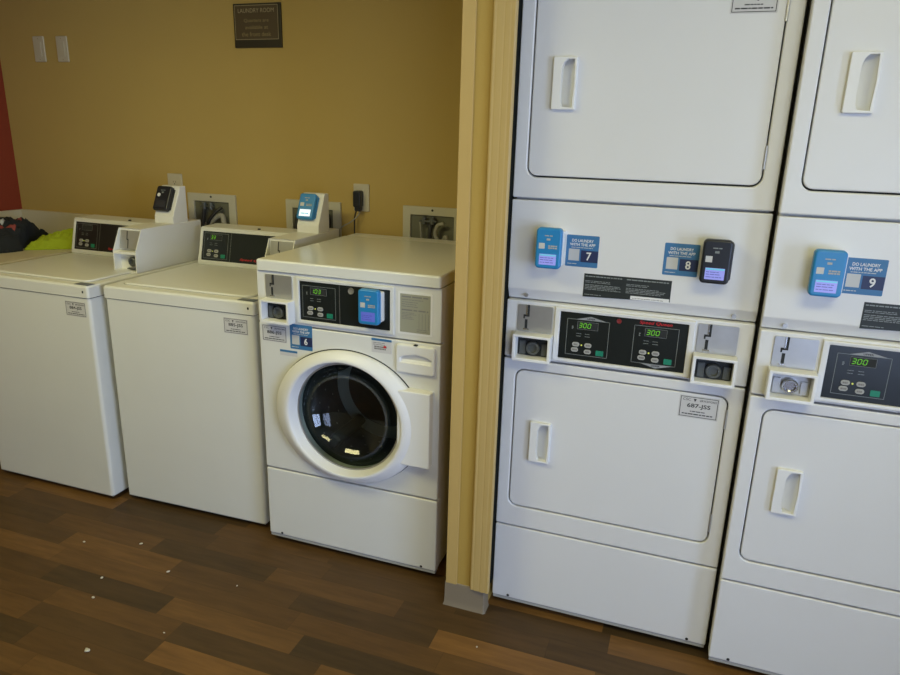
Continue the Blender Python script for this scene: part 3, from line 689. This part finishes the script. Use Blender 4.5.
# ------------------------------------------------------------------ counter and clothes
t = thing('counter', 'cream laminate counter with backsplash in the corner under the red wall', 'counter', (-2.66, .50, 0))
ox, oy = -2.66, .50
def lb(x0, x1, y0, y1, z0, z1, r=0.): b = NB(); box(b, x0-ox, x1-ox, y0-oy, y1-oy, z0, z1, r); return b
obj('countertop', lb(XL+.001, -2.352, .12, YB-.001, .890, .928, .004), 'counter', t)
b = lb(XL+.001, -2.30, YB-.021, YB-.001, .929, 1.072, .002); obj('backsplash', b, 'counter', t)
obj('backsplash', lb(XL+.001, XL+.021, .12, YB-.022, .929, 1.072, .002), 'counter', t)
obj('cabinet', lb(XL+.001, -2.36, .16, YB-.001, .08, .889), 'counter', t)
obj('plinth', lb(XL+.001, -2.36, .22, YB-.001, 0, .079), 'dark_part_shade', t)

def heap(name, x0, x1, y0, y1, zb, hfun, m, n=70, parent=None):
    b = NB(); nx, ny = n, n; top = {}; bot = {}
    for i in range(nx+1):
        for j in range(ny+1):
            x = x0+(x1-x0)*i/nx; y = y0+(y1-y0)*j/ny; h = hfun(x, y)
            if h is None: continue
            top[i, j] = b.verts.new((x, y, zb+max(h, .002))); bot[i, j] = b.verts.new((x, y, zb))
    for i in range(nx):
        for j in range(ny):
            k = [(i, j), (i+1, j), (i+1, j+1), (i, j+1)]
            if all(q in top for q in k):
                b.faces.new([top[q] for q in k]); b.faces.new([bot[q] for q in k[::-1]])
    for e in [e for e in b.edges if e.is_boundary]:
        pass
    # close the sides
    inv = {v: k for k, v in top.items()}
    for e in [e for e in b.edges if e.is_boundary and e.verts[0] in inv and e.verts[1] in inv]:
        a, c = inv[e.verts[0]], inv[e.verts[1]]
        b.faces.new((top[a], top[c], bot[c], bot[a]))
    for v in [v for v in b.verts if not v.link_faces]: b.verts.remove(v)
    return obj(name, b, m, parent, angle=80)
def fold(x, y, s, seed, k=1.):
    v = Vector((x*s, y*s, seed)); a = noise.noise(v)
    r = 1-abs(noise.noise(Vector((x*s*1.6+a*.8, y*s*.7*k, seed+3)))*1.8)
    return r
def lime_in(x, y):
    return any(lime(x+a*.012, y+c*.012) is not None for a in (-1, 0, 1) for c in (-1, 0, 1))
def jacket(x, y):
    cx, cy = -2.76, .53
    dx, dy = (x-cx)/.255, (y-cy)/.255
    q = math.hypot(dx, dy)+.16*noise.noise(Vector((x*7, y*7, 1)))
    if q > 1 or lime_in(x, y): return None
    return .088*max(0, 1-q**4)*(.50+.50*fold(x, y, 8, 2.3)+.38*fold(x, y, 17, 5.1)+.2*fold(x, y, 34, 1.1))*(1 if y > .5 else 1-(.5-y)*1.4)+.008
def lime(x, y):
    u = (x+2.475)*.80+(y-.685)*.6; w = -(x+2.475)*.6+(y-.685)*.8
    q = max(abs(u)/.165, abs(w)/.105)+.14*noise.noise(Vector((x*9, y*9, 5)))
    if q > 1: return None
    return (.040+.17*max(0, u+.1))*max(0, 1-q**4)*(.5+.7*fold(u, w*2.2, 8, 8.1, 2.)+.25*fold(u, w*2, 22, 3.1))+.006
ZC = .9285
jk = heap('jacket', XL+.025, -2.45, .22, .81, ZC, jacket, 'black_cloth', 120); tag(jk, 'crumpled black jacket with dull red trim lying on the counter', 'clothing')
def strip(path, w, hf, m, name, lift=.004):
    b = NB(); P = []
    for i in range(len(path)-1):
        for k in range(10): t_ = k/10; P.append((path[i][0]*(1-t_)+path[i+1][0]*t_, path[i][1]*(1-t_)+path[i+1][1]*t_))
    ok = lambda x, y: all(hf(x+a*w*.5, y+c*w*.5) is not None for a in (-1, 0, 1) for c in (-1, 0, 1))
    P = [p for p in P if ok(*p)]
    rows = []
    for i, (x, y) in enumerate(P):
        a = P[max(i-1, 0)]; c = P[min(i+1, len(P)-1)]; d = Vector((c[0]-a[0], c[1]-a[1])).normalized(); nn = Vector((-d.y, d.x)); r = []
        for s in (-1, -.5, 0, .5, 1):
            xx, yy = x+nn.x*w/2*s, y+nn.y*w/2*s; h = hf(xx, yy) or .004
            r.append((xx, yy, ZC+h+lift*(1-.6*s*s)))
        rows.append(r)
    top = [[b.verts.new(p) for p in r] for r in rows]; bt = [[b.verts.new((p[0], p[1], p[2]-.006)) for p in r] for r in rows]
    for L_ in (top, bt):
        for r0, r1 in zip(L_, L_[1:]):
            for k in range(4): b.faces.new((r0[k], r0[k+1], r1[k+1], r1[k]))
    for e in (0, 4):
        for i in range(len(top)-1): b.faces.new((top[i][e], top[i+1][e], bt[i+1][e], bt[i][e]))
    o = obj(name, b, m, jk, angle=80); return o
lab(strip([(-2.68, .46), (-2.64, .475), (-2.61, .505), (-2.56, .52), (-2.53, .53)], .022, jacket, 'red_cloth', 'red_trim'), 'dull red trim of the jacket')
lab(strip([(-2.70, .58), (-2.66, .62), (-2.63, .66), (-2.60, .70), (-2.60, .74)], .035, jacket, 'red_cloth', 'red_trim'), 'dull red trim of the jacket')
lab(strip([(-2.68, .40), (-2.64, .41), (-2.60, .40)], .025, jacket, 'red_cloth', 'red_trim'), 'dull red trim of the jacket')
lab(strip([(-2.71, .50), (-2.66, .51)], .03, jacket, 'white_cloth', 'white_print'), 'pale print on the jacket')
lm = heap('safety_vest', -2.74, -2.36, .44, .82, ZC, lime, 'lime', 110); tag(lm, 'folded lime green cloth beside the black jacket', 'clothing')

# ------------------------------------------------------------------ things on the back wall
YW = YB-.0005
def shift(b, x, y, z): b.transform(Matrix.Translation((x, y, z))); return b
def wall_plate(x0, x1, z0, z1, label, kind):
    cx, cz = (x0+x1)/2, (z0+z1)/2
    t = thing('switch_plate' if kind == 'switch' else 'outlet', label, 'switch' if kind == 'switch' else 'outlet', (cx, YW, z0), 'wall plates' if kind == 'switch' else None)
    w, h = (x1-x0)/2, z1-z0
    obj('cover_plate', plate(NB(), (-w, w, 0, h, .004), -.006, 0, .003, seg=3), 'ivory', t)
    if kind == 'switch':
        obj('rocker', plate(NB(), (-.017, .017, h/2-.034, h/2+.034, .002), -.0085, -.005, .001), 'ivory', t)
        for z in (h/2-.048, h/2+.048): obj('screw', lathe(NB(), [(0, -.0068), (.003, -.0068), (.0032, -.005)], 0, z, 10), 'sign_line', t)
    else:
        for z in (h/2-.021, h/2+.021):
            r = obj('socket', plate(NB(), (-.017, .017, z-.014, z+.014, .010), -.0075, -.005, .0008), 'ivory', t)
            b = NB(); flat(b, (-.0075, -.0055, z-.002, z+.007, .0004), -.0078); flat(b, (.0055, .0075, z-.002, z+.006, .0004), -.0078); flat(b, (-.0025, .0025, z-.010, z-.005, .002), -.0078)
            obj('socket_slot', b, 'ink', r)
    return t
wall_plate(-2.711, -2.641, 1.815, 1.934, 'ivory switch plate on the tan wall, nearer the red wall', 'switch')
wall_plate(-2.561, -2.492, 1.814, 1.932, 'ivory switch plate on the tan wall, farther from the red wall', 'switch')
wall_plate(-1.955, -1.870, 1.180, 1.304, 'ivory wall outlet behind the black card reader', 'outlet')
wall_plate(-.942, -.866, 1.184, 1.303, 'ivory wall outlet holding a black plug', 'outlet')
# plug and cord
t = thing('power_plug', 'black power plug with hanging cord in the wall outlet', 'plug', (-.910, YW-.008, 1.19))
b = NB(); plate(b, (-.018, .018, .014, .085, .008), -.034, -.0005, .005, seg=3)
plate(b, (-.014, .014, -.004, .03, .006), -.028, -.004, .004, seg=2); obj('plug_body', b, 'black_body', t)
b = NB(); tube(b, [(-.008, -.016, .0), (-.016, -.018, -.03), (-.017, -.02, -.08), (-.016, -.02, -.16)], .0032, 8); lab(obj('cord', b, 'hose', t), 'black cord hanging behind the washer')
b = NB(); tube(b, [(.008, -.016, .0), (.004, -.022, -.02), (-.03, -.03, -.052), (-.068, -.032, -.073), (-.082, -.034, -.095), (-.084, -.034, -.16)], .0028, 8); lab(obj('cord', b, 'hose_grey', t), 'grey cord sagging across to the outlet box')
# washer outlet boxes
def outlet_box(x0, x1, z1, label, seed, hoses):
    w = x1-x0; z0 = z1-.175; h = .175
    t = thing('outlet_box', label, 'outlet box', (x0, YW, z0), 'washer outlet boxes')
    f = plate(NB(), (0, w, 0, h, .003), -.010, 0, .003, holes=[(.036, w-.040, .036, h-.037, .003)], seg=2); obj('frame', f, 'box_white', t)
    b = NB()
    xa, xb, za, zb = .036, w-.040, .036, h-.037
    def q(*p): b.faces.new([b.verts.new(v) for v in p])
    y0_, y1_ = -.002, -.0008
    q((xa, y1_, za), (xb, y1_, za), (xb, y1_, zb), (xa, y1_, zb))
    obj('back_panel', b, 'box_in', t)
    b = NB(); lathe(b, [(0, -.0115), (.005, -.0115), (.0055, -.009)], w/2, h-.014, 12); obj('screw', b, 'hose', t)
    for pts, r, m in hoses:
        b = NB(); tube(b, pts, r, 10); obj('hose', b, m, t)
    for x in (w*.38, w*.52):
        b = NB(); tube(b, [(x, -.020, zb-.035), (x, -.020, zb-.004)], .011, 12, 1); tube(b, [(x-.02, -.024, zb-.022), (x+.02, -.024, zb-.022)], .005, 8, 1); lab(obj('valve', b, 'dark_metal', t), 'dark water valve')
    return t
outlet_box(-1.841, -1.565, 1.2185, 'white washer outlet box behind the middle of the two top loaders', 1,
    [([(.105, -.02, .11), (.10, -.03, .05), (.095, -.05, -.06)], .009, 'hose'), ([(.205, -.02, .115), (.175, -.035, .09), (.14, -.045, .04), (.12, -.05, -.06)], .008, 'hose'), ([(.14, -.03, .03), (.17, -.025, .065), (.21, -.025, .075), (.225, -.04, .02), (.23, -.05, -.06)], .012, 'hose_grey')])
outlet_box(-1.290, -1.006, 1.2175, 'white washer outlet box behind the blue reader on its pedestal', 2,
    [([(.07, -.02, .11), (.065, -.03, .05), (.06, -.05, -.06)], .011, 'hose'), ([(.225, -.02, .12), (.232, -.025, .07), (.225, -.05, -.06)], .010, 'hose')])
outlet_box(-.702, -.426, 1.2225, 'white washer outlet box behind the front loader, cut by the column', 3,
    [([(.085, -.02, .12), (.09, -.022, .08), (.10, -.03, -.02)], .004, 'hose_grey'), ([(.14, -.02, .11), (.135, -.03, .07), (.14, -.04, -.02)], .009, 'hose'), ([(.20, -.03, .11), (.17, -.032, .10), (.162, -.034, .06), (.19, -.038, .03), (.215, -.04, .06), (.21, -.04, -.02)], .008, 'hose_grey')])
# sign
t = thing('wall_sign', 'dark brown laundry room sign on the tan wall', 'sign', (-1.3975, YW, 1.865))
obj('backing', plate(NB(), (-.1205, .1205, 0, .179, .002), -.008, 0, .002), 'sign_frame', t)
obj('message_panel', plate(NB(), (-.111, .106, .034, .170, .001), -.0095, -.006, .0006), 'sign_panel', t)
b = NB(); rect_line(b, -.1125, .1075, .0325, .1715, .0022, -.0098); obj('border_line', b, 'sign_line', t)
b = NB(); y = -.0100
text(b, 'LAUNDRY ROOM', -.094, .088, .141, .158, y); obj('lettering', b, 'sign_line', t)
b = NB(); text(b, 'Quarters are', -.066, .060, .101, .117, y); text(b, 'available at', -.060, .056, .075, .090, y); text(b, 'the front desk', -.080, .070, .046, .063, y); obj('lettering', b, 'sign_dim', t)

# ------------------------------------------------------------------ lint on the floor
def lint(x, y, s, label, k):
    b = NB(); bmesh.ops.create_icosphere(b, subdivisions=2, radius=s)
    for v in b.verts:
        n_ = noise.noise(v.co*130+Vector((k*3.1, 0, 0))); v.co *= 1+.45*n_; v.co.z *= .45; v.co.x *= 1.35
    mz = min(v.co.z for v in b.verts)
    for v in b.verts: v.co.z -= mz
    o = obj('lint_crumb', b, 'lint', angle=180); o.location = (x, y, 0); o.rotation_euler[2] = k
    return tag(o, label, 'lint', 'lint crumbs on the floor')
for k, (x, y, s) in enumerate([(-1.543, -.238, .004), (-1.336, -.169, .0045), (-1.308, -.382, .0042), (-1.252, -.476, .0042), (-1.121, -.270, .0048), (-.847, -.246, .003), (-.915, -.525, .003)]):
    lint(x, y, s, 'tiny pale lint crumb on the wood floor before the washers', k)
lint(-1.073, -.671, .0075, 'largest pale lint crumb, lying apart near the bottom edge of the photo', 9)
lint(.019, -.225, .003, 'single lint crumb on the floor before the first stacked dryer', 5)

# ------------------------------------------------------------------ light, sky, camera
w = bpy.data.worlds.new('sky'); bpy.context.scene.world = w; w.use_nodes = True
bg = w.node_tree.nodes['Background']; bg.inputs[0].default_value = (.70, .83, 1., 1); bg.inputs[1].default_value = 2.0
l = bpy.data.lights.new('daylight', 'AREA'); l.shape = 'RECTANGLE'; l.size = WY1-WY0; l.size_y = WZ1-WZ0; l.energy = 150; l.color = (.50, .63, 1.)
o = bpy.data.objects.new('window_daylight', l); C.objects.link(o); o.location = (XR+.14, (WY0+WY1)/2, (WZ0+WZ1)/2)
o.rotation_euler = Vector((-1, 0, 0)).to_track_quat('-Z', 'Z').to_euler()
l = bpy.data.lights.new('daylight', 'AREA'); l.shape = 'RECTANGLE'; l.size = VX1-VX0; l.size_y = VZ1-VZ0; l.energy = 44; l.color = (.48, .58, 1.)  # added daylight of the unseen rear window, turns the dryers bluer
o = bpy.data.objects.new('window_daylight', l); C.objects.link(o); o.location = ((VX0+VX1)/2, YF-.14, (VZ0+VZ1)/2)
o.rotation_euler = Vector((0, 1, 0)).to_track_quat('-Z', 'Z').to_euler()

cx, cy, cz, yaw, pitch, roll, fpx = .498367543, -1.93867956, 1.52232134, -.334914356, -.286865131, .0279914279, 688.088
f_ = Vector((math.sin(yaw)*math.cos(pitch), math.cos(yaw)*math.cos(pitch), math.sin(pitch))); r_ = Vector((math.cos(yaw), -math.sin(yaw), 0)); u_ = r_.cross(f_)
r2 = r_*math.cos(roll)+u_*math.sin(roll); u2 = u_*math.cos(roll)-r_*math.sin(roll)
cam = bpy.data.cameras.new('camera'); co = bpy.data.objects.new('camera', cam); C.objects.link(co)
cam.sensor_width = 36; cam.lens = fpx/900*36; cam.clip_start = .02
co.matrix_world = Matrix(((r2.x, u2.x, -f_.x, cx), (r2.y, u2.y, -f_.y, cy), (r2.z, u2.z, -f_.z, cz), (0, 0, 0, 1)))
sc = bpy.context.scene; sc.camera = co
sc.view_settings.view_transform = 'Standard'; sc.view_settings.look = 'None'; sc.view_settings.gamma = 1; sc.view_settings.use_curve_mapping = False
sc.view_settings.exposure = 0.
